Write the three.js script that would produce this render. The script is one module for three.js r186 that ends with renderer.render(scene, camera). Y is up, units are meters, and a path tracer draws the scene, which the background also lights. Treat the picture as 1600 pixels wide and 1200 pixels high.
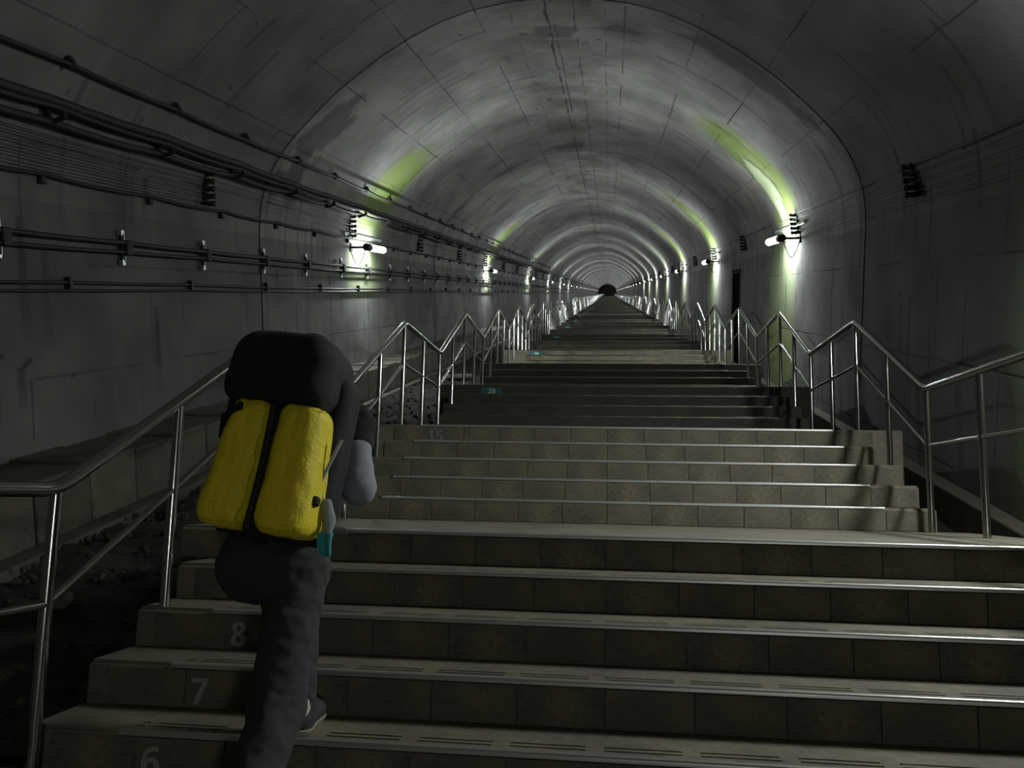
import * as THREE from 'three';
import { RoundedBoxGeometry } from 'three/addons/geometries/RoundedBoxGeometry.js';
import { TextGeometry } from 'three/addons/geometries/TextGeometry.js';
import { FontLoader } from 'three/addons/loaders/FontLoader.js';
import { mergeGeometries } from 'three/addons/utils/BufferGeometryUtils.js';
import { RectAreaLightUniformsLib } from 'three/addons/lights/RectAreaLightUniformsLib.js';
import { ImprovedNoise } from 'three/addons/math/ImprovedNoise.js';

// ---------------------------------------------------------------- camera, light, exposure
const EYE = new THREE.Vector3(0, 1.6672, -0.3712);
const camera = new THREE.PerspectiveCamera(49.09, 4 / 3, 0.05, 600);
camera.position.copy(EYE);
camera.rotation.order = 'YXZ';
camera.rotation.set(0.1333, 0.1154, 0.0216);
const renderer = new THREE.WebGLRenderer({ antialias: true });
renderer.toneMapping = THREE.LinearToneMapping;
renderer.toneMappingExposure = 1.0;
renderer.shadowMap.enabled = true;
RectAreaLightUniformsLib.init();
const scene = new THREE.Scene();
scene.background = new THREE.Color(0x000000);
const TUBE_LIGHT = 370;                                  // luminance of the light strips round one lamp tube
const LAMP_COLOR = new THREE.Color().setRGB(0.955, 0.99, 1.0);
const TUBE_GLOW = 7;

// ---------------------------------------------------------------- the frame of the sloping tunnel
const SLOPE = 0.24202, R = 0.15, T = 0.3008, L = 1.835, PERIOD = 4 * T + L;
const AX = new THREE.Vector3(0, Math.sin(SLOPE), -Math.cos(SLOPE));
const NN = new THREE.Vector3(0, Math.cos(SLOPE), Math.sin(SLOPE));
const S = (x, n, d) => EYE.clone().add(new THREE.Vector3(x, 0, 0)).addScaledVector(NN, n).addScaledVector(AX, d);
const stepZ = (k) => Math.floor((k - 1) / 5) * PERIOD + ((k - 1) % 5) * T;
const XC = -0.68, HALF = 3.49, WL = XC - HALF, WR = XC + HALF, END = 338;

// ---------------------------------------------------------------- helpers
let seed = 7;
const rnd = () => { seed = (seed * 1664525 + 1013904223) >>> 0; return seed / 4294967296; };
const noise = new ImprovedNoise();
const fbm = (x, y, z, o = 4) => { let v = 0, a = 0.5; for (let i = 0; i < o; i++) { v += a * noise.noise(x, y, z); x *= 2.03; y *= 2.01; z *= 2.02; a *= 0.5; } return v; };
const sstep = THREE.MathUtils.smoothstep, clamp = THREE.MathUtils.clamp, lerp = THREE.MathUtils.lerp;
const taken = {};
function numbered(n) { const c = taken[n] ?? 0; taken[n] = c + 1; return c ? n + '_' + String(c).padStart(3, '0') : n; }
function mesh(name, geo, mat, parent) {
  const m = new THREE.Mesh(geo, mat); m.name = parent ? name : numbered(name);
  m.castShadow = m.receiveShadow = true; (parent ?? scene).add(m); return m;
}
function thing(name, label, category, group, kind) {
  const g = new THREE.Group(); g.name = numbered(name); scene.add(g); return tag(g, label, category, group, kind);
}
function tag(o, label, category, group, kind) {
  if (label) o.userData.label = label;
  if (category) o.userData.category = category;
  if (group) o.userData.group = group;
  if (kind) o.userData.kind = kind;
  return o;
}
const onSlope = (g, x, n, d) => { g.position.copy(S(x, n, d)); g.rotation.x = SLOPE; return g; };
function merge(list) {
  const l = list.map((g) => { const q = g.index ? g.toNonIndexed() : g; for (const k of Object.keys(q.attributes)) if (!['position', 'normal', 'uv'].includes(k)) q.deleteAttribute(k); return q; });
  return mergeGeometries(l);
}
// box-projected uv in metres
function uvBox(geo, sc = 1, ox = 0, oy = 0) {
  const p = geo.attributes.position, n = geo.attributes.normal, uv = new Float32Array(p.count * 2);
  for (let i = 0; i < p.count; i++) {
    const ax = Math.abs(n.getX(i)), ay = Math.abs(n.getY(i)), az = Math.abs(n.getZ(i));
    let u, v;
    if (ay >= ax && ay >= az) { u = p.getX(i); v = p.getZ(i); } else if (az >= ax) { u = p.getX(i); v = p.getY(i); } else { u = p.getZ(i); v = p.getY(i); }
    uv[2 * i] = u * sc + ox; uv[2 * i + 1] = v * sc + oy;
  }
  geo.setAttribute('uv', new THREE.BufferAttribute(uv, 2)); return geo;
}
const box = (w, h, d, x = 0, y = 0, z = 0) => new THREE.BoxGeometry(w, h, d).translate(x, y, z);
const rbox = (w, h, d, r, x = 0, y = 0, z = 0, s = 2) => new RoundedBoxGeometry(w, h, d, s, r).translate(x, y, z);
const cyl = (r0, r1, h, s = 12) => new THREE.CylinderGeometry(r0, r1, h, s);
function rod(a, b, r, s = 10) {
  const v = b.clone().sub(a), g = cyl(r, r, v.length(), s);
  g.applyQuaternion(new THREE.Quaternion().setFromUnitVectors(new THREE.Vector3(0, 1, 0), v.normalize()));
  return g.translate((a.x + b.x) / 2, (a.y + b.y) / 2, (a.z + b.z) / 2);
}
const V = (x, y, z) => new THREE.Vector3(x, y, z);
// a pipe swept along a polyline, mitred at its corners
function sweep(pts, r, seg = 10, squash = 1) {
  const n = pts.length, pos = [], nor = [], uv = [], idx = [];
  let side = null, run = 0;
  for (let i = 0; i < n; i++) {
    const a = pts[Math.max(i - 1, 0)], b = pts[i], c = pts[Math.min(i + 1, n - 1)];
    const d0 = b.clone().sub(a), d1 = c.clone().sub(b);
    if (i === 0) d0.copy(d1); if (i === n - 1) d1.copy(d0);
    run += i ? b.distanceTo(a) : 0;
    const t = d0.normalize().add(d1.normalize()).normalize();
    if (!side) side = (Math.abs(t.x) < 0.9 ? V(1, 0, 0) : V(0, 1, 0));
    side.addScaledVector(t, -side.dot(t)).normalize();
    const up = t.clone().cross(side).normalize();
    for (let k = 0; k <= seg; k++) {
      const an = (k / seg) * Math.PI * 2, o = side.clone().multiplyScalar(Math.cos(an)).addScaledVector(up, Math.sin(an) * squash);
      pos.push(b.x + o.x * r, b.y + o.y * r, b.z + o.z * r); nor.push(o.x, o.y, o.z); uv.push(run, k / seg);
      if (i < n - 1 && k < seg) { const q = i * (seg + 1) + k; idx.push(q, q + 1, q + seg + 1, q + 1, q + seg + 2, q + seg + 1); }
    }
  }
  for (const [i, s] of [[0, 1], [n - 1, 0]]) {
    const at = pos.length / 3, b = pts[i]; pos.push(b.x, b.y, b.z); nor.push(0, 0, 1); uv.push(0, 0);
    for (let k = 0; k < seg; k++) { const q = i * (seg + 1) + k; s ? idx.push(at, q + 1, q) : idx.push(at, q, q + 1); }
  }
  const g = new THREE.BufferGeometry();
  g.setAttribute('position', new THREE.Float32BufferAttribute(pos, 3)); g.setAttribute('normal', new THREE.Float32BufferAttribute(nor, 3)); g.setAttribute('uv', new THREE.Float32BufferAttribute(uv, 2));
  g.setIndex(idx); return g;
}
function fillet(pts, r) {
  const out = [pts[0]];
  for (let i = 1; i < pts.length - 1; i++) {
    const a = pts[i].clone().add(pts[i - 1].clone().sub(pts[i]).normalize().multiplyScalar(r)), c = pts[i].clone().add(pts[i + 1].clone().sub(pts[i]).normalize().multiplyScalar(r));
    for (const t of [0, 0.5, 1]) out.push(a.clone().multiplyScalar((1 - t) ** 2).addScaledVector(pts[i], 2 * t * (1 - t)).addScaledVector(c, t * t));
  }
  out.push(pts[pts.length - 1]); return out;
}
// naive surface nets: meshes the zero level of f (negative inside)
function nets(f, lo, hi, h) {
  const nx = Math.ceil((hi[0] - lo[0]) / h) + 1, ny = Math.ceil((hi[1] - lo[1]) / h) + 1, nz = Math.ceil((hi[2] - lo[2]) / h) + 1;
  const F = new Float32Array(nx * ny * nz), at = (i, j, k) => (k * ny + j) * nx + i;
  for (let k = 0; k < nz; k++) for (let j = 0; j < ny; j++) for (let i = 0; i < nx; i++) F[at(i, j, k)] = f(lo[0] + i * h, lo[1] + j * h, lo[2] + k * h);
  const id = new Int32Array(nx * ny * nz).fill(-1), pos = [], idx = [];
  for (let k = 0; k < nz - 1; k++) for (let j = 0; j < ny - 1; j++) for (let i = 0; i < nx - 1; i++) {
    let m = 0, sx = 0, sy = 0, sz = 0; const c = [];
    for (let q = 0; q < 8; q++) { const v = F[at(i + (q & 1), j + ((q >> 1) & 1), k + (q >> 2))]; c.push(v); if (v < 0) m++; }
    if (m === 0 || m === 8) continue;
    let cnt = 0;
    for (let q = 0; q < 8; q++) for (const b of [1, 2, 4]) if (!(q & b)) {
      const w = q | b, v0 = c[q], v1 = c[w];
      if ((v0 < 0) === (v1 < 0)) continue;
      const t = v0 / (v0 - v1); cnt++;
      sx += (q & 1) + (b === 1 ? t : 0); sy += ((q >> 1) & 1) + (b === 2 ? t : 0); sz += (q >> 2) + (b === 4 ? t : 0);
    }
    id[at(i, j, k)] = pos.length / 3;
    pos.push(lo[0] + (i + sx / cnt) * h, lo[1] + (j + sy / cnt) * h, lo[2] + (k + sz / cnt) * h);
  }
  const quad = (a, b, c, d, flip) => { if (a < 0 || b < 0 || c < 0 || d < 0) return; flip ? idx.push(a, c, b, a, d, c) : idx.push(a, b, c, a, c, d); };
  for (let k = 1; k < nz - 1; k++) for (let j = 1; j < ny - 1; j++) for (let i = 1; i < nx - 1; i++) {
    const v = F[at(i, j, k)] < 0;
    if (v !== F[at(i + 1, j, k)] < 0) quad(id[at(i, j - 1, k - 1)], id[at(i, j, k - 1)], id[at(i, j, k)], id[at(i, j - 1, k)], !v);
    if (v !== F[at(i, j + 1, k)] < 0) quad(id[at(i - 1, j, k - 1)], id[at(i - 1, j, k)], id[at(i, j, k)], id[at(i, j, k - 1)], !v);
    if (v !== F[at(i, j, k + 1)] < 0) quad(id[at(i - 1, j - 1, k)], id[at(i, j - 1, k)], id[at(i, j, k)], id[at(i - 1, j, k)], !v);
  }
  const g = new THREE.BufferGeometry(), nor = new Float32Array(pos.length), e = h * 0.5;
  for (let i = 0; i < pos.length; i += 3) {
    const [x, y, z] = [pos[i], pos[i + 1], pos[i + 2]];
    const n = V(f(x + e, y, z) - f(x - e, y, z), f(x, y + e, z) - f(x, y - e, z), f(x, y, z + e) - f(x, y, z - e)).normalize();
    nor[i] = n.x; nor[i + 1] = n.y; nor[i + 2] = n.z;
  }
  g.setAttribute('position', new THREE.Float32BufferAttribute(pos, 3)); g.setAttribute('normal', new THREE.BufferAttribute(nor, 3)); g.setIndex(idx);
  return uvBox(g);
}

// ---------------------------------------------------------------- textures and materials
function canvasTex(w, h, draw, srgb = true) {
  const c = document.createElement('canvas'); c.width = w; c.height = h; draw(c.getContext('2d'), w, h);
  const t = new THREE.CanvasTexture(c); t.wrapS = t.wrapT = THREE.RepeatWrapping; if (srgb) t.colorSpace = THREE.SRGBColorSpace; t.magFilter = THREE.LinearFilter; return t;
}
// tileable mottled noise as a DataTexture: col(v, fine) -> [r, g, b] 0..1 sRGB
function noiseTex(size, freq, col, srgb = true, sd = 0) {
  const d = new Uint8Array(size * size * 4), TAU = Math.PI * 2;
  const tile = (x, y, f, z) => { // blend four shifted copies so that edges meet
    const a = x / size, b = y / size, n = (p, q) => fbm(p * f + sd, q * f + sd * 1.7, z, 5);
    return (n(a, b) * (1 - a) * (1 - b) + n(a - 1, b) * a * (1 - b) + n(a, b - 1) * (1 - a) * b + n(a - 1, b - 1) * a * b);
  };
  for (let y = 0; y < size; y++) for (let x = 0; x < size; x++) {
    const v = tile(x, y, freq, 0.3), w = tile(x, y, freq * 9, 4.1), c = col(v, w, x, y), i = (y * size + x) * 4;
    for (let k = 0; k < 3; k++) d[i + k] = clamp(Math.round(c[k] * 255), 0, 255); d[i + 3] = 255;
  }
  const t = new THREE.DataTexture(d, size, size); t.wrapS = t.wrapT = THREE.RepeatWrapping; t.magFilter = THREE.LinearFilter; t.minFilter = THREE.LinearMipmapLinearFilter; t.generateMipmaps = true;
  if (srgb) t.colorSpace = THREE.SRGBColorSpace; t.needsUpdate = true; return t;
}
const std = (o) => new THREE.MeshStandardMaterial(o);
// the lining: u runs 10.2 m along the tunnel, v runs 16 m round the arch with the crown in the middle
function liningCanvas(sd, bump) {
  return canvasTex(1024, 2048, (g, w, h) => {
    let s = sd; const r = () => { s = (s * 1664525 + 1013904223) >>> 0; return s / 4294967296; };
    g.fillStyle = bump ? '#b0b0b0' : '#e2e2e0'; g.fillRect(0, 0, w, h);
    const PX = w / 10.2, PY = h / 16;
    for (let i = 0; i < 900; i++) {          // mottling
      const x = r() * w, y = r() * h, q = 8 + r() * 70, dark = r() < 0.6;
      const al = bump ? 0.02 : 0.055;
      for (const dx of [-w, 0, w]) { const gr = g.createRadialGradient(x + dx, y, 0, x + dx, y, q); gr.addColorStop(0, dark ? `rgba(70,72,70,${al})` : `rgba(255,255,250,${al * 1.6})`); gr.addColorStop(1, 'rgba(128,128,128,0)'); g.fillStyle = gr; g.fillRect(x + dx - q, y - q, 2 * q, 2 * q); }
    }
    for (let i = 0; i < 260; i++) {          // streaks that ran down the arch
      const x = r() * w, y = r() * h, len = 30 + r() * 160, wd = 2 + r() * 10, out = y < h / 2 ? -1 : 1;
      g.fillStyle = r() < 0.65 ? `rgba(50,52,50,${0.03 + r() * 0.06})` : `rgba(255,255,250,${0.04 + r() * 0.08})`;
      for (let q = 0; q < 6; q++) g.fillRect(x - wd / 2 + q * 0.6, y + (out > 0 ? 0 : -len * (1 - q / 7)), wd * (1 - q / 7), len * (1 - q / 7));
    }
    // formwork lines
    g.lineCap = 'round';
    const seg = (x0, y0, x1, y1, wd, a) => { g.strokeStyle = `rgba(28,30,28,${a})`; g.lineWidth = wd; g.beginPath(); g.moveTo(x0, y0); g.lineTo(x1, y1); g.stroke(); };
    for (let row = -8; row <= 8; row++) {
      const y = h / 2 + row * 0.86 * PY;
      for (let q = 0; q < 14; q++) if (r() < 0.8) { const x = q * w / 14; seg(x, y + r() * 2, x + w / 14, y + r() * 2, 0.9 + r() * 1.5, 0.2 + r() * 0.5); }
      const off = (row & 1) ? 0.45 : 0;
      for (let q = 0; q < 7; q++) if (r() < 0.88) { const x = ((q + off) * 1.46 * PX) % w; seg(x, y, x + r() * 3 - 1.5, y + 0.86 * PY * (0.35 + r() * 0.65), 0.9 + r() * 1.4, 0.2 + r() * 0.45); }
    }
    for (let i = 0; i < 60; i++) { const x = r() * w, y = r() * h; seg(x, y, x + r() * 8, y + r() * 14 - 7, 2 + r() * 3, 0.25 + r() * 0.3); }
    // cracks and drips along the crown
    for (const [sm, wd, a] of [[0.08, 3.2, 0.75], [-0.25, 2.2, 0.55], [-0.62, 1.6, 0.4], [0.5, 1.4, 0.35]]) {
      let x = 0, y = h / 2 + sm * PY;
      while (x < w) { const nx = x + 10 + r() * 26, ny = h / 2 + sm * PY + (r() - 0.5) * 4; if (r() < 0.86) seg(x, y, nx, ny, wd * (0.5 + r()), a * (0.5 + r() * 0.5)); x = nx; y = ny; }
    }
    for (let i = 0; i < 26; i++) { const x = r() * w, y = h / 2 + (r() - 0.5) * 1.4 * PY, q = 6 + r() * 26; g.fillStyle = `rgba(40,44,42,${0.08 + r() * 0.22})`; g.fillRect(x, y, q * (0.4 + r()), q * (0.3 + r() * 0.4)); }
  }, !bump);
}
const linMap = [liningCanvas(11), liningCanvas(77)], linBump = [liningCanvas(11, true), liningCanvas(77, true)];
const M = {};
M.lining = linMap.map((m, i) => std({ name: 'lining_concrete', map: m, bumpMap: linBump[i], bumpScale: 0.012, vertexColors: true, roughness: 0.86 }));
M.joint = std({ color: 0x0d0d0c, roughness: 1 });
const stepTex = noiseTex(512, 5, (v, w) => { const q = 0.8 + v * 0.4 + w * 0.26, b = clamp(v * 1.6 + 0.2, 0, 0.5); return [q, q * (0.985 - b * 0.03), q * (0.93 - b * 0.14)]; });
const stepBump = noiseTex(512, 14, (v, w) => { const q = 0.5 + v * 0.4 + w * 0.5; return [q, q, q]; }, false, 5);
const stepMat = (r, g, b, ro = 0.72) => std({ name: 'step_concrete', map: stepTex, bumpMap: stepBump, bumpScale: 0.004, color: new THREE.Color().setRGB(r, g, b), roughness: ro });
M.step = stepMat(0.215, 0.205, 0.178);
M.stepDark = stepMat(0.075, 0.073, 0.068, 0.6);  // darker, slightly smoother copy of the step concrete
M.block = [stepMat(0.172, 0.163, 0.137), stepMat(0.18, 0.17, 0.143), stepMat(0.164, 0.155, 0.131)];
M.blockDark = [stepMat(0.075, 0.073, 0.068), stepMat(0.09, 0.087, 0.08), stepMat(0.06, 0.058, 0.054)];  // darker riser block tones to go with the darker steps
M.groove = std({ color: 0x101010, roughness: 1 });
M.kerb = [stepMat(0.11, 0.105, 0.09), stepMat(0.095, 0.09, 0.078), stepMat(0.12, 0.115, 0.1)];
M.dirt = std({ name: 'dirt', map: noiseTex(512, 9, (v, w) => { const q = 0.55 + v * 0.6 + w * 0.7; return [q, q * 0.93, q * 0.8]; }, true, 9), bumpMap: stepBump, bumpScale: 0.02, color: new THREE.Color().setRGB(0.034, 0.031, 0.026), roughness: 0.95 });
M.nosing = std({ name: 'worn_metal', color: new THREE.Color().setRGB(0.52, 0.52, 0.49), metalness: 0.8, roughness: 0.36 });
M.nosingDark = std({ name: 'worn_metal', map: stepTex, color: new THREE.Color().setRGB(0.26, 0.26, 0.24), metalness: 1, roughness: 0.42, bumpMap: stepBump, bumpScale: 0.004 });  // darker, rougher strip metal for the steps beyond the near flights
M.steel = std({ name: 'stainless_steel', color: new THREE.Color().setRGB(0.46, 0.46, 0.44), metalness: 1, roughness: 0.17 });
M.rubber = std({ color: 0x121212, roughness: 0.7 });
M.cableGrey = std({ color: 0x1d1d1d, roughness: 0.6 });
M.pipe = std({ color: 0x131313, roughness: 0.6 });
M.wire = std({ color: 0x1b1c1b, roughness: 0.5, metalness: 0.5 });
M.rust = std({ color: 0x1c1512, roughness: 0.85, metalness: 0.3 });
M.porcelain = std({ color: 0x241712, roughness: 0.3 });
M.zinc = std({ color: new THREE.Color().setRGB(0.5, 0.52, 0.5), metalness: 0.9, roughness: 0.4 });
M.tube = std({ name: 'lamp_tube', color: 0xffffff, emissive: LAMP_COLOR, emissiveIntensity: TUBE_GLOW, roughness: 0.4 });
M.darkPlastic = std({ color: 0x161616, roughness: 0.6 });

// ---------------------------------------------------------------- tunnel lining
const PROF = [[0, 3.29], [0.45, 3.265], [0.9, 3.19], [1.25, 3.08], [1.6, 2.92], [1.93, 2.735], [2.25, 2.52], [2.52, 2.315], [2.75, 2.11], [2.94, 1.93], [3.1, 1.76], [3.225, 1.6], [3.33, 1.42], [3.4, 1.26], [3.45, 1.1], [3.48, 0.9], [3.49, 0.7], [3.49, -0.6], [3.49, -1.9]];
const profCurve = (() => { // arc-length table from the crown down one side
  const out = [[0, 0, 3.29]]; let s = 0;
  for (let i = 1; i < PROF.length; i++) { const [x0, y0] = PROF[i - 1], [x1, y1] = PROF[i], l = Math.hypot(x1 - x0, y1 - y0); for (let q = 1; q <= 4; q++) out.push([s + l * q / 4, lerp(x0, x1, q / 4), lerp(y0, y1, q / 4)]); s += l; }
  return out;
})();
const ARC = profCurve[profCurve.length - 1][0], SPRING = profCurve.find((p) => p[2] <= 0.701)[0];
function onArc(s, off = 0) { // s>0 right side, s<0 left side
  const a = Math.abs(s), sg = s < 0 ? -1 : 1; let i = 1; while (i < profCurve.length - 1 && profCurve[i][0] < a) i++;
  const p = profCurve[i - 1], q = profCurve[i], t = clamp((a - p[0]) / (q[0] - p[0]), 0, 1);
  const dx = q[1] - p[1], dy = q[2] - p[2], l = Math.hypot(dx, dy), nx = -dy / l, ny = dx / l;
  return [XC + sg * (lerp(p[1], q[1], t) + nx * off), lerp(p[2], q[2], t) + ny * off];
}
const LEFT_LAMPS = [], RIGHT_LAMPS = [];
for (let i = 0; i < 22; i++) LEFT_LAMPS.push(13.9 + 14.6 * i);
for (let i = -2; i < 32; i++) RIGHT_LAMPS.push(i === -1 ? 4.35 : 13.5 + 9.35 * i);
const nearestGap = (list, d) => list.reduce((b, v) => Math.abs(d - v) < Math.abs(b) ? d - v : b, 99);
// colour of the bare concrete: pour tone, damp stains, lime, algae round the lamps
function liningColour(s, d, tone) {
  const [x, n] = onArc(s);
  let v = tone * clamp(1 + 0.75 * fbm(s * 0.5, d * 0.35, 3.1) + 0.75 * fbm(s * 1.5 + 9, d * 1.3, 1.7) + 0.3 * fbm(s * 5, d * 5, 6.1), 0.3, 1.8);
  const c = [v, v * 1.0, v * 0.985];
  // brown-grey damp band along the crown
  const crown = Math.exp(-((s + 0.1) ** 2) / 0.5) * clamp(0.2 + 1.5 * fbm(d * 0.9, s * 1.5, 8.2), 0, 0.6);
  for (let k = 0; k < 3; k++) c[k] *= 1 - crown * (0.6 + k * 0.08);
  // damp beside the pour joints
  const jd = ((d - 9.8) % 10.2 + 10.2) % 10.2, near = Math.min(jd, (10.2 - jd) * 1.6);
  const damp = Math.exp(-near / 0.28) * clamp(0.25 + 2.2 * fbm(s * 0.7 + 4, Math.round((d - 9.8) / 10.2) * 7.1, 2.2), 0, 0.7);
  for (let k = 0; k < 3; k++) c[k] *= 1 - damp;
  // algae
  const right = s > 0, a = Math.abs(s), g = right ? nearestGap(RIGHT_LAMPS, d - lerp(0.1, 0.8, sstep(a, 3.8, 5.2))) : nearestGap(LEFT_LAMPS, d - lerp(0.45, 0.25, sstep(a, 3.8, 5.2)));
  const edge = fbm(s * 1.6, d * 1.6, 5.5) * 0.55 + fbm(s * 5, d * 5, 2.5) * 0.25, cover = (half, soft) => 1 - sstep(Math.abs(g) + edge * 0.6, half - soft, half + soft);
  const mix = (t, r, gg, b) => { c[0] = lerp(c[0], r, t); c[1] = lerp(c[1], gg, t); c[2] = lerp(c[2], b, t); };
  const lush = d < 35 ? 1 : 0.6 * Math.max(0.25, 1 - d / 150);
  const up = sstep(a + edge * 0.5, right ? 1.9 : 2.3, right ? 2.5 : 3.0) * (1 - sstep(a, 4.1, 4.7));
  mix(up * cover(lerp(0.42, 0.85, sstep(a, 2.0, 3.6)), 0.22) * clamp(0.9 + fbm(s * 3, d * 3, 7.7) * 0.7, 0, 1) * 0.95 * lush, 0.15, 0.225, 0.027);
  mix(sstep(a, 4.1, 4.7) * (1 - sstep(a, right ? 5.5 : 5.38, right ? 6.1 : 5.5)) * cover(1.0, 0.25) * 0.75, 0.22, 0.28, 0.13);
  const low = sstep(a, 5.5, 6.1) * (1 - sstep(a, right ? 6.6 : 5.4, right ? 7.5 : 5.6)) * cover(0.95, 0.25);
  mix(low * 0.9, 0.17, 0.225, 0.055);
  // damp patches beside the first pour joint
  const blot = (dc, sc, rd, rs) => 1 - sstep(Math.hypot((d - dc) / rd, (s - sc) / rs) + fbm(s * 2.5, d * 2.5, 9) * 0.9, 0.7, 0.95);
  const wet = Math.max(blot(10.45, -3.25, 0.5, 0.75) * (d > 9.8 ? 1 : 0), blot(10.35, -4.0, 0.55, 0.3), blot(10.2, 2.5, 0.35, 1.1) * (d > 9.8 ? 1 : 0), blot(19.3, -0.2, 0.5, 0.45), blot(14.1, 0.05, 0.35, 0.4) * 0.6, blot(11.0, -0.05, 0.3, 0.3), blot(10.8, 0.75, 0.2, 0.35));
  for (let k = 0; k < 3; k++) c[k] *= 1 - 0.62 * wet;
  // flaking lime over the algae by the first lamp on the right
  if (right && d > 13 && d < 15.6 && a > 3.0 && a < 5.0) {
    const f = fbm(s * 1.6, d * 2.2, 11) * 0.7, p = 1 - sstep(Math.hypot((d - 14.0) / 0.42, (a - 3.75) / 0.62) + f, 0.8, 0.9);
    const rim = 1 - sstep(Math.hypot((d - 14.0) / 0.55, (a - 3.75) / 0.76) + f, 0.85, 1.0);
    mix(rim * 0.65, 0.06, 0.075, 0.04); mix(p, 0.34, 0.42, 0.25);
  }
  // pale run-offs low on the wall
  const run = clamp(fbm(d * 1.1, 0.3, s > 0 ? 3 : 5) * 3 - 0.55, 0, 1) * sstep(a, 5, 6) * clamp(0.5 + fbm(s * 2, d * 6, 2) * 2, 0, 1);
  mix(run * 0.35, v * 1.7, v * 1.7, v * 1.65);
  return c;
}
function liningSection(s0, s1, d0, d1, ds, dd, tone, hole, u0) {
  const ns = Math.max(2, Math.round(Math.abs(s1 - s0) / ds)), nd = Math.max(1, Math.round((d1 - d0) / dd));
  const pos = [], uv = [], col = [], idx = [];
  const put = (s, d, off, c) => { const [x, n] = onArc(s, off); pos.push(x, n, -d); uv.push(d / 10.2 + u0, s / 16 + 0.5); col.push(...c); return pos.length / 3 - 1; };
  for (let j = 0; j <= nd; j++) for (let i = 0; i <= ns; i++) { const s = lerp(s0, s1, i / ns), d = lerp(d0, d1, j / nd); put(s, d, 0, liningColour(s, d, tone)); }
  const W = ns + 1;
  for (let j = 0; j < nd; j++) for (let i = 0; i < ns; i++) {
    const q = j * W + i;
    if (hole) { const s = lerp(s0, s1, (i + 0.5) / ns), d = lerp(d0, d1, (j + 0.5) / nd), [, n] = onArc(s); if (d > hole[0] && d < hole[1] && n < hole[2]) continue; }
    idx.push(q, q + W, q + 1, q + 1, q + W, q + W + 1);
  }
  const inner = pos.length / 3;
  // end faces and the outside of the slab
  const dk = [tone * 0.6, tone * 0.6, tone * 0.58], ring = (d, off) => { const a = []; for (let i = 0; i <= ns; i++) a.push(put(lerp(s0, s1, i / ns), d, off, dk)); return a; };
  const E0 = ring(d0, 0), E1 = ring(d0, 0.3), E2 = ring(d1, 0), E3 = ring(d1, 0.3), O0 = ring(d0, 0.3), O1 = ring(d1, 0.3);
  for (let i = 0; i < ns; i++) {
    idx.push(E0[i], E0[i + 1], E1[i], E1[i], E0[i + 1], E1[i + 1], E2[i], E3[i], E2[i + 1], E2[i + 1], E3[i], E3[i + 1], O0[i], O0[i + 1], O1[i], O1[i], O0[i + 1], O1[i + 1]);
  }
  const g = new THREE.BufferGeometry();
  g.setAttribute('position', new THREE.Float32BufferAttribute(pos, 3)); g.setAttribute('uv', new THREE.Float32BufferAttribute(uv, 2)); g.setAttribute('color', new THREE.Float32BufferAttribute(col, 3));
  g.setIndex(idx); g.computeVertexNormals(); return g;
}
const ceiling = onSlope(thing('ceiling', 'arched concrete vault of the tunnel poured in ring sections', 'ceiling', null, 'structure'), 0, 0, 0);
const wallLeft = onSlope(thing('wall_left', 'bare concrete side wall left of the stairs carrying the cables', 'wall', null, 'structure'), 0, 0, 0);
const wallRight = onSlope(thing('wall_right', 'bare concrete side wall right of the stairs with a dark niche', 'wall', null, 'structure'), 0, 0, 0);
const NICHE = [18.75, 19.85, 0.5];
const sections = []; for (let d = -10.6; d < END; d += 10.2) sections.push(d);
sections.forEach((d0, i) => {
  const d1 = Math.min(d0 + 10.2, END), fine = d0 > 5 && d0 < 25 ? 0.075 : d0 > -5 && d0 < 45 ? 0.13 : d0 < 100 ? 0.35 : 0.8, g = 0.02;
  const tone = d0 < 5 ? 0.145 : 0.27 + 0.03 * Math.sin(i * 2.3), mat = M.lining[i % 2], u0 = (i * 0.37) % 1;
  const a = d0 + g, b = d1 - g;
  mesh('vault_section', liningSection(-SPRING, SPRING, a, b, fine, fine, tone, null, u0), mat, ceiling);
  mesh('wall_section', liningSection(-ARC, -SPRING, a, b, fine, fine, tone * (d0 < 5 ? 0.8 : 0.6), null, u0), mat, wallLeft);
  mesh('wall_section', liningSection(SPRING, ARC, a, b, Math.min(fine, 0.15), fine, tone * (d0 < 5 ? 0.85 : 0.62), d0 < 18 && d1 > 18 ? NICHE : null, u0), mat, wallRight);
  for (const [s0, s1, p] of [[-SPRING, SPRING, ceiling], [-ARC, -SPRING, wallLeft], [SPRING, ARC, wallRight]]) {
    const pos = [], idx = [], n = d0 < 60 ? 40 : 14;
    for (let q = 0; q <= n; q++) { const [x, y] = onArc(lerp(s0, s1, q / n), 0.09); pos.push(x, y, -(d0 - 0.05), x, y, -(d0 + 0.05)); if (q < n) idx.push(2 * q, 2 * q + 1, 2 * q + 2, 2 * q + 2, 2 * q + 1, 2 * q + 3); }
    const jg = new THREE.BufferGeometry(); jg.setAttribute('position', new THREE.Float32BufferAttribute(pos, 3)); jg.setAttribute('uv', new THREE.Float32BufferAttribute(new Float32Array(pos.length / 3 * 2), 2)); jg.setIndex(idx); jg.computeVertexNormals();
    mesh('joint_filler', jg, M.joint, p);
  }
});
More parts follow.
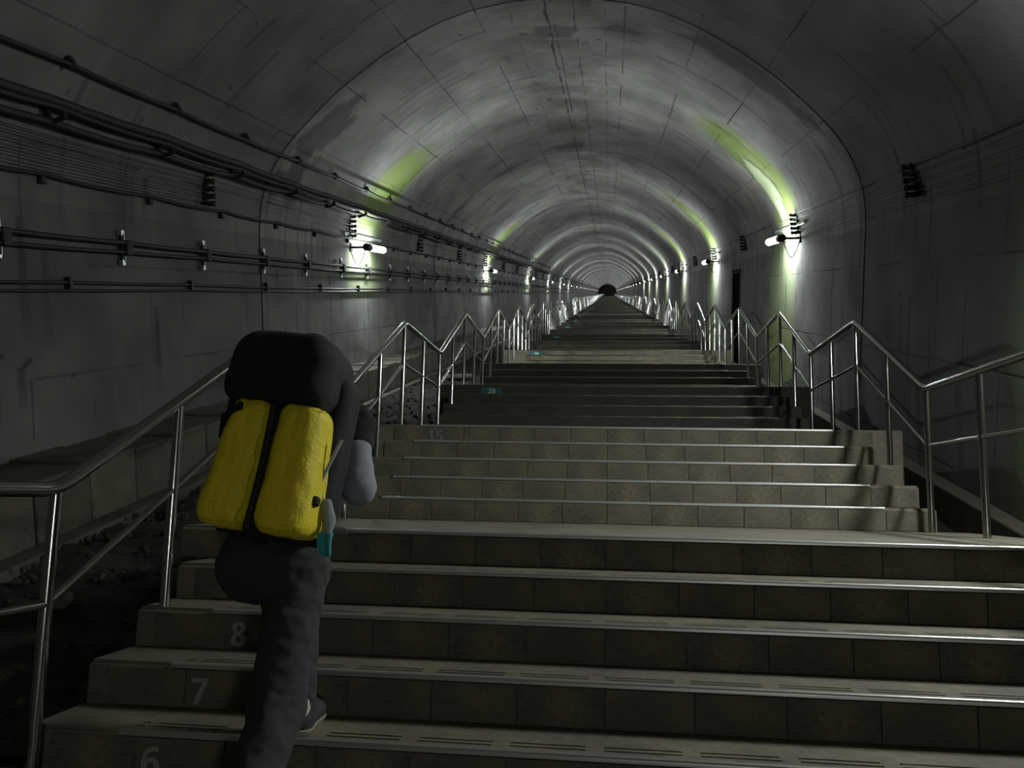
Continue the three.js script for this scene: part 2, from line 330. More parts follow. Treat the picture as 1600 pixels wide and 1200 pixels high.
{ // refuge niche in the right wall
  const [a, b, t] = NICHE, lo = -1.9, dep = 0.7, w = 0.08, mid = -(a + b) / 2;
  const g = merge([box(w, t - lo, b - a + 0.2, WR + dep + w / 2, (t + lo) / 2, mid), box(dep, w, b - a + 0.2, WR + dep / 2, t - 0.08 + w / 2, mid), box(dep, t - lo, w, WR + dep / 2, (t + lo) / 2, -a + 0.02 + w / 2), box(dep, t - lo, w, WR + dep / 2, (t + lo) / 2, -b - 0.02 - w / 2)]);
  mesh('niche', uvBox(g), std({ color: 0x1c1b1a, roughness: 1 }), wallRight);
}
{ // both ends are closed
  const endShape = (d, name, label) => {
    const pts = []; for (let q = 0; q <= 40; q++) { const [x, y] = onArc(lerp(-ARC, ARC, q / 40), 0.25); pts.push(new THREE.Vector2(x, y)); }
    const g = new THREE.ExtrudeGeometry(new THREE.Shape(pts), { depth: 0.3, bevelEnabled: false });
    onSlope(tag(mesh(name, uvBox(g), std({ color: 0x908c84, roughness: 1 })), label, 'wall', null, 'structure'), 0, 0, d);
  };
  endShape(END + 0.28, 'wall_far', 'dark end wall where the tunnel stops above the last steps');
  endShape(-10.62, 'wall_back', 'concrete end wall behind the photographer');
}

// ---------------------------------------------------------------- floor beside the stairs
const floor = onSlope(thing('floor', 'sloping bed of dark earth and drains either side of the stairs', 'floor', null, 'structure'), 0, 0, 0);
function bed(x0, x1, n, d0, d1, dx, dd, amp) {
  const nx = Math.max(1, Math.round((x1 - x0) / dx)), nd = Math.round((d1 - d0) / dd), pos = [], uv = [], idx = [];
  for (let j = 0; j <= nd; j++) for (let i = 0; i <= nx; i++) {
    const x = lerp(x0, x1, i / nx), d = lerp(d0, d1, j / nd), h = n + amp * (fbm(x * 3, d * 2.2, 0.5) * 1.6 + Math.max(0, fbm(x * 9, d * 8, 3)) * 1.4);
    pos.push(x, h, -d); uv.push(x, d); if (i < nx && j < nd) { const q = j * (nx + 1) + i; idx.push(q, q + 1, q + nx + 1, q + 1, q + nx + 2, q + nx + 1); }
  }
  const g = new THREE.BufferGeometry(); g.setAttribute('position', new THREE.Float32BufferAttribute(pos, 3)); g.setAttribute('uv', new THREE.Float32BufferAttribute(uv, 2)); g.setIndex(idx); g.computeVertexNormals(); return g;
}
mesh('earth_bed', bed(-3.62, -1.6, -1.6, -8, 26, 0.07, 0.07, 0.07), M.dirt, floor);
mesh('earth_bed', bed(-3.62, -1.6, -1.6, 26, END, 0.3, 0.6, 0.07), M.dirt, floor);
mesh('drain_bed', bed(1.6, 2.8, -1.86, -8, 26, 0.1, 0.1, 0.04), M.dirt, floor);
mesh('drain_bed', bed(1.6, 2.8, -1.86, 26, END, 0.4, 1, 0.04), M.dirt, floor);
mesh('sub_base', merge([box(4.4, 0.2, END + 8, 0.1, -2.15, -(END - 8) / 2)]), M.joint, floor);
{ // small stones lying on the earth
  const g = new THREE.IcosahedronGeometry(1, 1), p = g.attributes.position; for (let i = 0; i < p.count; i++) { const q = 1 + 0.5 * noise.noise(p.getX(i) * 1.3, p.getY(i) * 1.3, p.getZ(i) * 1.3); p.setXYZ(i, p.getX(i) * q, p.getY(i) * q * 0.6, p.getZ(i) * q); } g.computeVertexNormals();
  const N = 2600, im = new THREE.InstancedMesh(g, stepMat(0.055, 0.05, 0.042, 0.9), N), m = new THREE.Matrix4(), q = new THREE.Quaternion();
  for (let i = 0; i < N; i++) { const s = 0.01 + 0.026 * rnd() ** 3, d = 2 + rnd() * 28; q.setFromEuler(new THREE.Euler(rnd() * 6, rnd() * 6, rnd() * 6)); m.compose(S(-3.5 + rnd() * 1.55, -1.575, d), q, V(s, s, s)); im.setMatrixAt(i, m); }
  im.name = 'rubble'; im.castShadow = im.receiveShadow = true; scene.add(im); tag(im, 'loose stones scattered over the dark earth left of the stairs', 'rubble', null, 'stuff');
}
// ledge of concrete blocks along the foot of the left wall
const ledge = onSlope(thing('trim_1', 'low concrete block ledge along the foot of the left wall', 'ledge', null, 'structure'), 0, 0, 0);
{
  const LB = 0.57, far = [], H = 0.44;
  const shapes = [0, 1, 2, 3].map((i) => uvBox(rbox(0.62, H + 0.02 * (i % 2), LB - 0.014, 0.018, 0, 0, 0), 0.8, i * 0.3, i * 0.17));
  for (let i = 0; i < 560; i++) {
    const d = -5.2 + i * LB; if (d > 320) break;
    if (i < 54) { const m = mesh('kerb_block', shapes[i % 4], M.kerb[(i * 7 + (i >> 2)) % 3], ledge); m.position.set(-3.87 + 0.004 * Math.sin(i * 5), -1.15 - H / 2 + 0.005 * Math.sin(i * 3.1), -d); } else far.push(box(0.62, H, LB - 0.02, -3.87, -1.15 - H / 2, -d));
  }
  tag(mesh('kerb_block', uvBox(merge(far)), M.kerb[0], ledge), null, null, null, 'stuff');
  mesh('footing', uvBox(rbox(0.2, 0.1, END + 4, 0.02, -3.5, -1.6, -END / 2 + 2)), M.kerb[1], ledge);
}
const kerbRight = onSlope(thing('trim_2', 'narrow concrete kerb between the right wall and the drain', 'kerb', null, 'structure'), 0, 0, 0);
mesh('kerb', uvBox(rbox(0.16, 0.36, END + 6, 0.02, WR - 0.06, -1.57 - 0.18, -END / 2 + 3)), M.kerb[2], kerbRight);
{ // two odd flat slabs left on the earth
  for (const [x, d, w, l, label] of [[-2.76, 15.42, 0.5, 0.34, 'broken pale concrete slab lying on the earth beyond the left railing'], [-2.75, 3.82, 0.1, 0.13, 'small flat grey stone lying beside the nearest left railing post']]) {
    const g = uvBox(rbox(w, 0.06, l, 0.02)); const o = mesh('flat_stone', g, M.kerb[2]); onSlope(o, x, -1.53, d); o.rotation.y = 0.25; tag(o, label, 'stone');
  }
}

// ---------------------------------------------------------------- stairs
const STEPS = 515, SX0 = -1.87, SX1 = 2.09;
const stairs = thing('stairs', 'long straight flight of concrete steps with landings climbing the tunnel', 'stairs', null, 'structure');
const font = await new FontLoader().loadAsync('fonts/droid/droid_sans_bold.typeface.json');
const digitMat = std({ color: new THREE.Color().setRGB(0.26, 0.26, 0.24), roughness: 0.8 });
function stepGeo(k) {
  const land = k % 5 === 0, z = stepZ(k), dep = (land ? L : T) + 0.05, j = ((k * 37) % 7) * 0.0009;
  const x0 = (land ? -2.02 : SX0) - j, x1 = (land ? 2.3 : SX1) + j, top = 0, H = 0.98 + j;
  const list = [], cx = (x0 + x1) / 2;
  const grooved = k <= 12, lip = grooved ? 0.01 : 0;
  list.push(k < 60 ? rbox(x1 - x0, H - lip, dep, 0.012, cx, -lip - (H - lip) / 2, -dep / 2) : box(x1 - x0, H, dep, cx, -H / 2, -dep / 2));
  if (grooved) {
    const gx0 = -1.5, gx1 = 1.78, P = 0.293, rows = [[0.05, 0.062], [0.086, 0.098]];
    list.push(box(x1 - x0 - 0.024, 0.011, dep - 0.098 - 0.012, cx, -0.0055, -(0.098 + dep - 0.012) / 2));
    list.push(box(x1 - x0 - 0.024, 0.011, 0.038, cx, -0.0055, -0.012 - 0.019));
    list.push(box(gx1 - gx0, 0.011, 0.024, (gx0 + gx1) / 2, -0.0055, -0.074));
    list.push(box(gx0 - x0 - 0.012, 0.011, 0.048, (gx0 + x0 + 0.012) / 2, -0.0055, -0.074), box(x1 - gx1 - 0.012, 0.011, 0.048, (gx1 + x1 - 0.012) / 2, -0.0055, -0.074));
    for (let x = gx0; x < gx1; x += P) for (const [a, b] of rows) list.push(box(0.055, 0.011, b - a, x, -0.0055, -(a + b) / 2));
  }
  return uvBox(merge(list), 0.55, k * 0.31, k * 0.17);
}
const darkStep = (k) => (k >= 16 && k <= 25) || k > 30;  // step ranges that get the darker concrete colour
const plate = (txt) => canvasTex(256, 96, (g, w, h) => { g.fillStyle = '#2f6668'; g.fillRect(0, 0, w, h); g.fillStyle = '#24585b'; g.fillRect(0, 0, w, 5); g.fillRect(0, h - 5, w, 5); g.fillStyle = '#cfd8d4'; g.font = 'bold 84px sans-serif'; g.textAlign = 'center'; g.textBaseline = 'middle'; g.fillText(txt, w / 2, h / 2 + 4); });
const nosingNear = (() => { const s = new THREE.Shape(); s.moveTo(0.006, 0.002); s.absarc(-0.004, -0.008, 0.011, Math.PI / 2, 0, true); s.lineTo(0.007, -0.015); s.lineTo(0.0, -0.015); s.lineTo(0.0, -0.002); s.lineTo(-0.012, -0.001); s.lineTo(-0.012, 0.003); s.closePath(); const g = new THREE.ExtrudeGeometry(s, { depth: 3.32, bevelEnabled: false, curveSegments: 5 }); g.rotateY(-Math.PI / 2); g.rotateY(0); return g; })();
// the profile above is drawn with +x towards the climber; turned so that +x becomes +z and the length runs along x
{ nosingNear.computeBoundingBox(); const b = nosingNear.boundingBox; nosingNear.translate(-(b.min.x + b.max.x) / 2, 0, 0); }
const blockGeo = [0, 1, 2].map((i) => uvBox(rbox(0.2945, 0.13, 0.02, 0.003), 0.9, i * 0.4, i * 0.23));
const farSteps = [], farNosing = [];
for (let k = 1; k <= STEPS; k++) {
  const g = stepGeo(k), y = k * R, z = -stepZ(k);
  if (k > 300) { farSteps.push(g.translate(0, y, z)); farNosing.push(box(3.3, 0.01, 0.02, 0.11, y - 0.002, z - 0.008)); continue; }
  const st = mesh('stair_step', g, darkStep(k) ? M.stepDark : M.step, stairs); st.position.set(0, y, z);
  if (k <= 60) { const nz = mesh('nosing_strip', nosingNear, k <= 15 ? M.nosing : M.nosingDark, st); nz.position.set(0.11, 0.001, 0.001); } else farNosing.push(box(3.3, 0.01, 0.02, 0.11, y - 0.002, z - 0.008));
  if (k >= 6 && k <= 15) for (let i = 0; i < 13; i++) { const b = mesh('riser_block', blockGeo[(i + k) % 3], (darkStep(k) ? M.blockDark : M.block)[(i * 5 + k * 3 + ((i * k) >> 2)) % 3], st); b.position.set(-1.64 + i * 0.297, -0.083, -0.0055 + 0.0012 * ((i * 7 + k) % 3)); }
  if ([6, 7, 8, 15].includes(k)) {
    const t = new TextGeometry(String(k), { font, size: 0.092, depth: 0.0015, curveSegments: 5, bevelEnabled: false }); t.computeBoundingBox(); const b = t.boundingBox; t.translate(-(b.min.x + b.max.x) / 2, 0, 0);
    const m = mesh('painted_number', t, k === 15 ? std({ color: new THREE.Color().setRGB(0.16, 0.16, 0.15), roughness: 0.85 }) : digitMat, st); m.position.set(-1.437, -0.136, 0.0068);
  }
  if (k % 10 === 0 && k >= 20 && k <= 100) {
    const c = mesh('number_plate', box(0.255, 0.09, 0.006), [M.darkPlastic, M.darkPlastic, M.darkPlastic, M.darkPlastic, std({ map: plate(String(k)), roughness: 0.6 }), M.darkPlastic], st); c.position.set(-1.395, -0.075, 0.004);
  }
}
tag(mesh('stair_step', merge(farSteps), M.stepDark, stairs), null, null, null, 'stuff');
tag(mesh('nosing_strip', uvBox(merge(farNosing)), M.nosingDark, stairs), null, null, null, 'stuff');

// ---------------------------------------------------------------- railings
const RAIL_H = 0.908;
function railing(x, label) {
  const t = thing('railing', label, 'railing');
  const top = [], midP = [];
  const nodes = [];
  for (let g = 0; g <= 102; g++) {
    const k = g * 5, zl = k ? stepZ(k) : -2 * T - 0.9, y = k * R;       // landing k: its front edge and its end
    const ze = k ? stepZ(k) + L : 0;
    if (k) nodes.push([y, zl + 0.18, 'p']); else nodes.push([0, -1.2, 'p']);
    nodes.push([y, ze - 0.1, 'v']);
  }
  for (const [y, z] of nodes) { top.push(V(x, y + RAIL_H, -z)); midP.push(V(x, y + RAIL_H * 0.6, -z)); }
  const near = 44;
  mesh('handrail', sweep(fillet(top.slice(0, near + 1), 0.07), 0.024, 14), M.steel, t);
  mesh('handrail', sweep(top.slice(near), 0.024, 6), M.steel, t);
  mesh('middle_rail', sweep(fillet(midP.slice(0, near + 1), 0.03), 0.0135, 10), M.steel, t);
  mesh('middle_rail', sweep(midP.slice(near), 0.0135, 4), M.steel, t);
  const full = cyl(0.0205, 0.0205, 1, 14), lean = cyl(0.0205, 0.0205, 1, 5), far = [];
  const footG = merge([cyl(0.036, 0.036, 0.008, 14)]);
  const post = (y, z, yf, n) => {
    const h = y - yf;
    if (n < 36) { const p = mesh('post', full, M.steel, t); p.scale.y = h; p.position.set(x, yf + h / 2, -z); } else far.push(lean.clone().scale(1, h, 1).translate(x, yf + h / 2, -z));
  };
  for (let i = 0; i < nodes.length - 1; i++) {
    const [y, z, w] = nodes[i], [y2, z2] = nodes[i + 1], g = i >> 1, ym = (y + y2) / 2 + RAIL_H, zm = (z + z2) / 2;
    post(y + RAIL_H - 0.01, z, y, g);
    if (w === 'p') post(ym - 0.01, zm, y, g);
    else { let kk = g * 5 + 1; while (stepZ(kk + 1) <= zm) kk++; post(ym - 0.01, zm, kk * R, g); }
  }
  tag(mesh('post', uvBox(merge(far)), M.steel, t), null, null, null, 'stuff');
  return t;
}
railing(-1.777, 'stainless steel railing along the left edge of the stairs by the earth bed');
railing(2.019, 'stainless steel railing along the right edge of the stairs by the right wall');

// ---------------------------------------------------------------- wall lamps
function makeLamp() {
  // origin on the wall, +x into the tunnel, -z up the slope
  const g = new THREE.Group();
  const tube = new THREE.CapsuleGeometry(0.056, 0.34, 6, 18).rotateX(Math.PI / 2);
  for (const z of [-0.3, 0.16]) { const m = mesh('lamp_tube', tube, M.tube, g); m.position.set(0.27, 0, z); }
  const along = (r, l, z) => cyl(r, r, l, 16).rotateX(Math.PI / 2).translate(0.27, 0, z);
  mesh('holder', merge([along(0.058, 0.2, 0.47), along(0.05, 0.03, 0.36)]), M.darkPlastic, g);
  mesh('end_cap', along(0.05, 0.06, -0.55), M.darkPlastic, g);
  mesh('bracket', merge([rod(V(-0.02, 0.0, 0.5), V(0.27, 0, 0.5), 0.018), rod(V(-0.02, 0.0, -0.55), V(0.27, 0, -0.55), 0.014), box(0.02, 0.14, 0.09, 0.0, 0, 0.5)]), M.rust, g);
  mesh('wiring_channel', rbox(0.05, 0.05, 2.1, 0.008, 0.03, 0.2, -0.1), M.zinc, g);
  const c = []; for (let i = 0; i <= 12; i++) { const t = i / 12; c.push(V(0.24 - 0.21 * t, -0.03 - 0.26 * Math.sin(Math.PI * t) + 0.02 * t, 0.5 + 0.18 * t)); }
  mesh('cord', sweep(c, 0.007, 6), M.rubber, g);
  return g;
}
const lampProto = makeLamp();
const ORD = ['nearest', 'second', 'third', 'fourth', 'fifth', 'sixth', 'seventh', 'eighth', 'ninth', 'tenth'];
function lamp(x, n, d, right, idx, lights) {
  const g = lampProto.clone(); g.name = numbered('tube_lamp'); scene.add(g); onSlope(g, x, n, d);
  if (right) g.traverse((o) => { if (o !== g) { o.rotation.set(0, 0, 0); if (o.name === 'lamp_tube') o.position.x = -0.27; else o.scale.x = -1; } });
  const side = right ? 'right' : 'left';
  if (d < 8) tag(g, `glowing tube lamp on the ${side} wall ${d < 0 ? 'behind the photographer' : 'just beside the photographer'}` + (d < -3 ? ', the farther back one' : ''), 'lamp');
  else if (idx < 10) tag(g, idx ? `${ORD[idx]} glowing tube lamp up the ${side} wall counted from the camera` : (right ? 'big bright glowing tube lamp on the right wall below the flaking lime patch' : 'big bright glowing tube lamp on the left wall under the cables'), 'lamp');
  else tag(g, `tiny glowing lamp far up the ${side} wall beyond the tenth lamp`, 'lamp', `distant lamps on the ${side} wall`);
  // strips of light round the tube: towards the tunnel, up, down and back to the wall (the small far lamps have the first only)
  const sx = right ? -1 : 1, dirs = lights > 1 ? [[1, 0, 1.1], [0, 1, 0.6], [0, -1, 0.75], [-1, 0, 0.3]] : [[1, 0.25, 1.7]];
  for (const [dx, dy, share] of dirs) {
    const p = new THREE.RectAreaLight(LAMP_COLOR, TUBE_LIGHT * share, 0.92, 0.07); p.name = 'tube_light';
    const m = new THREE.Matrix4().makeBasis(V(0, 0, 1), V(-sx * dx, -dy, 0).cross(V(0, 0, 1)).normalize(), V(-sx * dx, -dy, 0).normalize());
    p.quaternion.setFromRotationMatrix(m); p.position.set(sx * (0.27 + dx * 0.055), dy * 0.055, -0.07); g.add(p);
  }
}
LEFT_LAMPS.forEach((d, i) => lamp(WL + 0.01, 0.76, d, false, i, i < 6 ? 2 : 1));
RIGHT_LAMPS.forEach((d, i) => lamp(WR - 0.01, 0.79, d, true, i - 2, i < 9 ? 2 : 1));

// ---------------------------------------------------------------- cables and wires on the walls
const runPts = (x, n, d0, d1, step, sag, jit, off = 0) => {
  const p = []; let i = 0;
  for (let d = d0; d <= d1; d += step, i++) { const j = jit * noise.noise(i * 1.37 + off, off * 3.1, 0.5), nearD = d < 70; p.push(V(x, n + j, -d)); if (nearD) for (const t of [0.25, 0.5, 0.75]) p.push(V(x, n + j * (1 - t) + jit * noise.noise((i + 1) * 1.37 + off, off * 3.1, 0.5) * t - sag * 4 * t * (1 - t), -(d + step * t))); }
  return p;
};
function cableRun(name, label, cat, cables, clip, c0, cs, cx, cn, clipName = 'clip', turn = 0) {
  const g = onSlope(thing(name, label, cat), 0, 0, 0);
  for (const [x, n, r, mat, sag, jit, off] of cables) {
    const p = runPts(x, n, c0 - 8 * cs, 322, cs, sag, jit, off), near = p.filter((v) => -v.z < 60), far = p.filter((v) => -v.z > 58);
    mesh('cable', sweep(near, r, 8), mat, g); mesh('cable', sweep(far, r, 4), mat, g);
  }
  if (clip) for (let i = -3; i < 36; i++) { for (const [geo, mat, nm] of clip) { const m = mesh(nm ?? clipName, geo, mat, g); m.position.set(cx, cn, -(c0 + i * cs + 0.03 * Math.sin(i * 9.1))); m.rotation.z = turn; } }
  return g;
}
cableRun('cable_run', 'single black cable clipped highest along the left vault', 'cable', [[-3.79, 1.63, 0.017, M.rubber, 0.012, 0.02, 1]], [[rbox(0.07, 0.085, 0.05, 0.01), M.rubber]], 5.78, 1.47, -3.81, 1.645, 'clip', 0.5);
cableRun('cable_bundle', 'thick sagging bundle of black cables on hooks along the left wall', 'cable',
  [[-3.93, 1.39, 0.036, M.rubber, 0.012, 0.015, 2], [-3.97, 1.27, 0.027, M.rubber, 0.022, 0.05, 3], [-3.91, 1.335, 0.02, M.rubber, 0.02, 0.025, 4]],
  [[merge([rbox(0.05, 0.36, 0.035, 0.008, -0.04, 0.08, 0), rbox(0.14, 0.03, 0.035, 0.008, 0.02, -0.1, 0), rbox(0.03, 0.06, 0.035, 0.008, 0.08, -0.08, 0)]), M.rust]], 5.76, 1.5, -3.97, 1.34, 'hook', 0.3);
cableRun('cable_run', 'black cable on clips just below the thin wires of the left wall', 'cable', [[-4.11, 0.895, 0.0165, M.rubber, 0.02, 0.02, 5]], [[merge([rbox(0.07, 0.09, 0.06, 0.012, -0.02, -0.03, 0)]), M.rubber]], 5.86, 1.455, -4.13, 0.895);
cableRun('conduit_run', 'pair of grey conduits on metal strut brackets across the left wall', 'conduit', [[-4.1, 0.445, 0.02, M.pipe, 0.006, 0.012, 6], [-4.1, 0.372, 0.016, M.pipe, 0.006, 0.012, 7]],
  [[merge([rbox(0.03, 0.27, 0.04, 0.004, -0.03, 0, 0)]), M.rubber, 'strut'], [merge([rbox(0.034, 0.03, 0.044, 0.004, -0.03, 0.135, 0), rbox(0.034, 0.03, 0.044, 0.004, -0.03, -0.135, 0), rbox(0.03, 0.26, 0.006, 0.002, -0.028, 0, -0.024)]), M.zinc, 'strut_end'], [merge([rbox(0.06, 0.13, 0.09, 0.012, 0.0, 0.0, -0.04)]), M.rubber, 'clamp'], [merge([cyl(0.014, 0.014, 0.03, 8).rotateZ(Math.PI / 2).translate(-0.02, 0.115, 0.024), cyl(0.014, 0.014, 0.03, 8).rotateZ(Math.PI / 2).translate(-0.02, -0.115, 0.024)]), M.zinc, 'bolt']], 5.34, 1.475, -4.1, 0.408);
cableRun('conduit_run', 'lowest pair of thin dark conduits along the left wall', 'conduit', [[-4.14, 0.095, 0.014, M.pipe, 0.004, 0.02, 8], [-4.14, 0.05, 0.012, M.pipe, 0.004, 0.02, 9]], [[rbox(0.05, 0.1, 0.04, 0.008, -0.01, 0.02, 0), M.pipe]], 6.1, 1.9, -4.13, 0.08);
// open wires between insulator racks
const RACK0 = 13.2, RACKS = 4.86;
const rackProto = (() => {
  const g = new THREE.Group();
  mesh('rack_post', merge([rbox(0.035, 0.36, 0.05, 0.006, 0.02, 0.02, 0), rbox(0.1, 0.03, 0.04, 0.006, 0.0, 0.18, 0), rbox(0.1, 0.03, 0.04, 0.006, 0.0, -0.14, 0)]), M.rust, g);
  const pr = [[0, -0.05], [0.014, -0.05], [0.03, -0.03], [0.026, -0.012], [0.018, 0], [0.026, 0.012], [0.03, 0.03], [0.014, 0.05], [0, 0.05]].map(([a, b]) => new THREE.Vector2(a, b));
  const ins = new THREE.LatheGeometry(pr, 12).rotateZ(-Math.PI / 2);
  for (let i = 0; i < 5; i++) { const m = mesh('insulator', ins, M.porcelain, g); m.position.set(0.085, 0.15 - i * 0.075, 0); }
  return g;
})();
for (const right of [false, true]) {
  const side = right ? 'right' : 'left';
  for (let i = -2; i < 22; i++) {
    const d = RACK0 + i * RACKS, g = rackProto.clone(); g.name = numbered('insulator_rack'); scene.add(g);
    onSlope(g, right ? 2.79 : -4.13, right ? 1.0 : 1.08, d - (right ? 0.15 : 0)); if (right) g.rotation.y = Math.PI, g.rotation.x = -SLOPE;
    const lab = right
      ? { '-1': 'dark insulator rack on the right wall nearer than the first pour joint', 0: 'dark insulator rack just above the big lamp of the right wall', 1: 'dark insulator rack on the right wall by the dark niche' }[i]
      : { '-1': 'dark insulator rack on the left wall nearer than the pour joint', 0: 'dark insulator rack beside the big bright lamp of the left wall', 1: 'first dark insulator rack past the big lamp of the left wall', 2: 'second dark insulator rack past the big lamp of the left wall' }[i];
    if (i < -1) tag(g, `dark insulator rack on the ${side} wall at the edge of the picture`, 'insulator rack');
    else if (lab) tag(g, lab, 'insulator rack');
    else tag(g, `small dark insulator rack far along the ${side} wall among the distant lamps`, 'insulator rack', `distant insulator racks on the ${side} wall`);
  }
  const count = right ? 5 : 7;
  for (let w = 0; w < count; w++) {
    const x = right ? 2.69 : -4.035, n = right ? 0.8 + w * 0.085 : 0.94 + w * 0.048;
    const p = runPts(x - (right ? 0 : 0.0), n, RACK0 - 4 * RACKS, 220, RACKS, 0.012 + 0.01 * rnd(), 0.01, w + (right ? 30 : 20));
    const m = onSlope(mesh('bare_wire', sweep(p, 0.003, 4), M.wire), 0, 0, 0);
    const words = ['lowest', 'second lowest', 'third lowest', 'fourth lowest', 'fifth lowest', 'sixth lowest', 'topmost'];
    tag(m, `${w === count - 1 ? 'topmost' : words[w]} of the thin open wires strung between racks on the ${side} wall`, 'wire', `open wires on the ${side} wall`);
  }
}
// sign and lamp at the top of the stairs
{
  const s = thing('exit_sign', 'small green glowing sign at the far top of the stairs', 'sign'); onSlope(s, -2.6, -0.9, 323.5);
  mesh('sign_case', rbox(1.4, 0.9, 0.25, 0.05, 0, 0, 0), M.darkPlastic, s); mesh('sign_face', box(1.2, 0.7, 0.02, 0, 0, 0.135), std({ color: 0x20402c, emissive: 0x49c47a, emissiveIntensity: 0.5 }), s);
  const l = thing('end_lamp', 'white glowing lamp low on the right at the far top of the stairs', 'lamp'); onSlope(l, 2.35, -0.75, 316);
  mesh('lamp_post', cyl(0.05, 0.06, 1.2, 10).translate(0, -0.6, 0), M.pipe, l); mesh('lamp_globe', new THREE.SphereGeometry(0.22, 16, 12).translate(0, 0.2, 0), std({ color: 0xffffff, emissive: 0xffffff, emissiveIntensity: 5 }), l);
  const p = new THREE.PointLight(0xffffff, 6); p.name = 'end_light'; p.position.set(0, 0.2, 0); p.castShadow = true; p.shadow.radius = 4; l.add(p);
}
// ---------------------------------------------------------------- the climber
const smin = (a, b, k) => { const h = clamp(0.5 + 0.5 * (b - a) / k, 0, 1); return lerp(b, a, h) - k * h * (1 - h); };
function cap(a, b, ra, rb) { // tapered capsule
  const [ax, ay, az] = a, dx = b[0] - ax, dy = b[1] - ay, dz = b[2] - az, l2 = dx * dx + dy * dy + dz * dz;
  return (x, y, z) => { const t = clamp(((x - ax) * dx + (y - ay) * dy + (z - az) * dz) / l2, 0, 1); return Math.hypot(x - ax - t * dx, y - ay - t * dy, z - az - t * dz) - lerp(ra, rb, t); };
}
const ell = (c, r) => (x, y, z) => { const q = Math.hypot((x - c[0]) / r[0], (y - c[1]) / r[1], (z - c[2]) / r[2]); return (q - 1) * Math.min(...r); };
const join = (fs, k) => (x, y, z) => { let d = fs[0](x, y, z); for (let i = 1; i < fs.length; i++) d = smin(d, fs[i](x, y, z), k); return d; };
const cut = (f, g) => (x, y, z) => Math.max(f(x, y, z), g(x, y, z));
const rboxF = (c, h, r) => (x, y, z) => { const a = Math.abs(x - c[0]) - h[0] + r, b = Math.abs(y - c[1]) - h[1] + r, d = Math.abs(z - c[2]) - h[2] + r; return Math.hypot(Math.max(a, 0), Math.max(b, 0), Math.max(d, 0)) + Math.min(Math.max(a, b, d), 0) - r; };
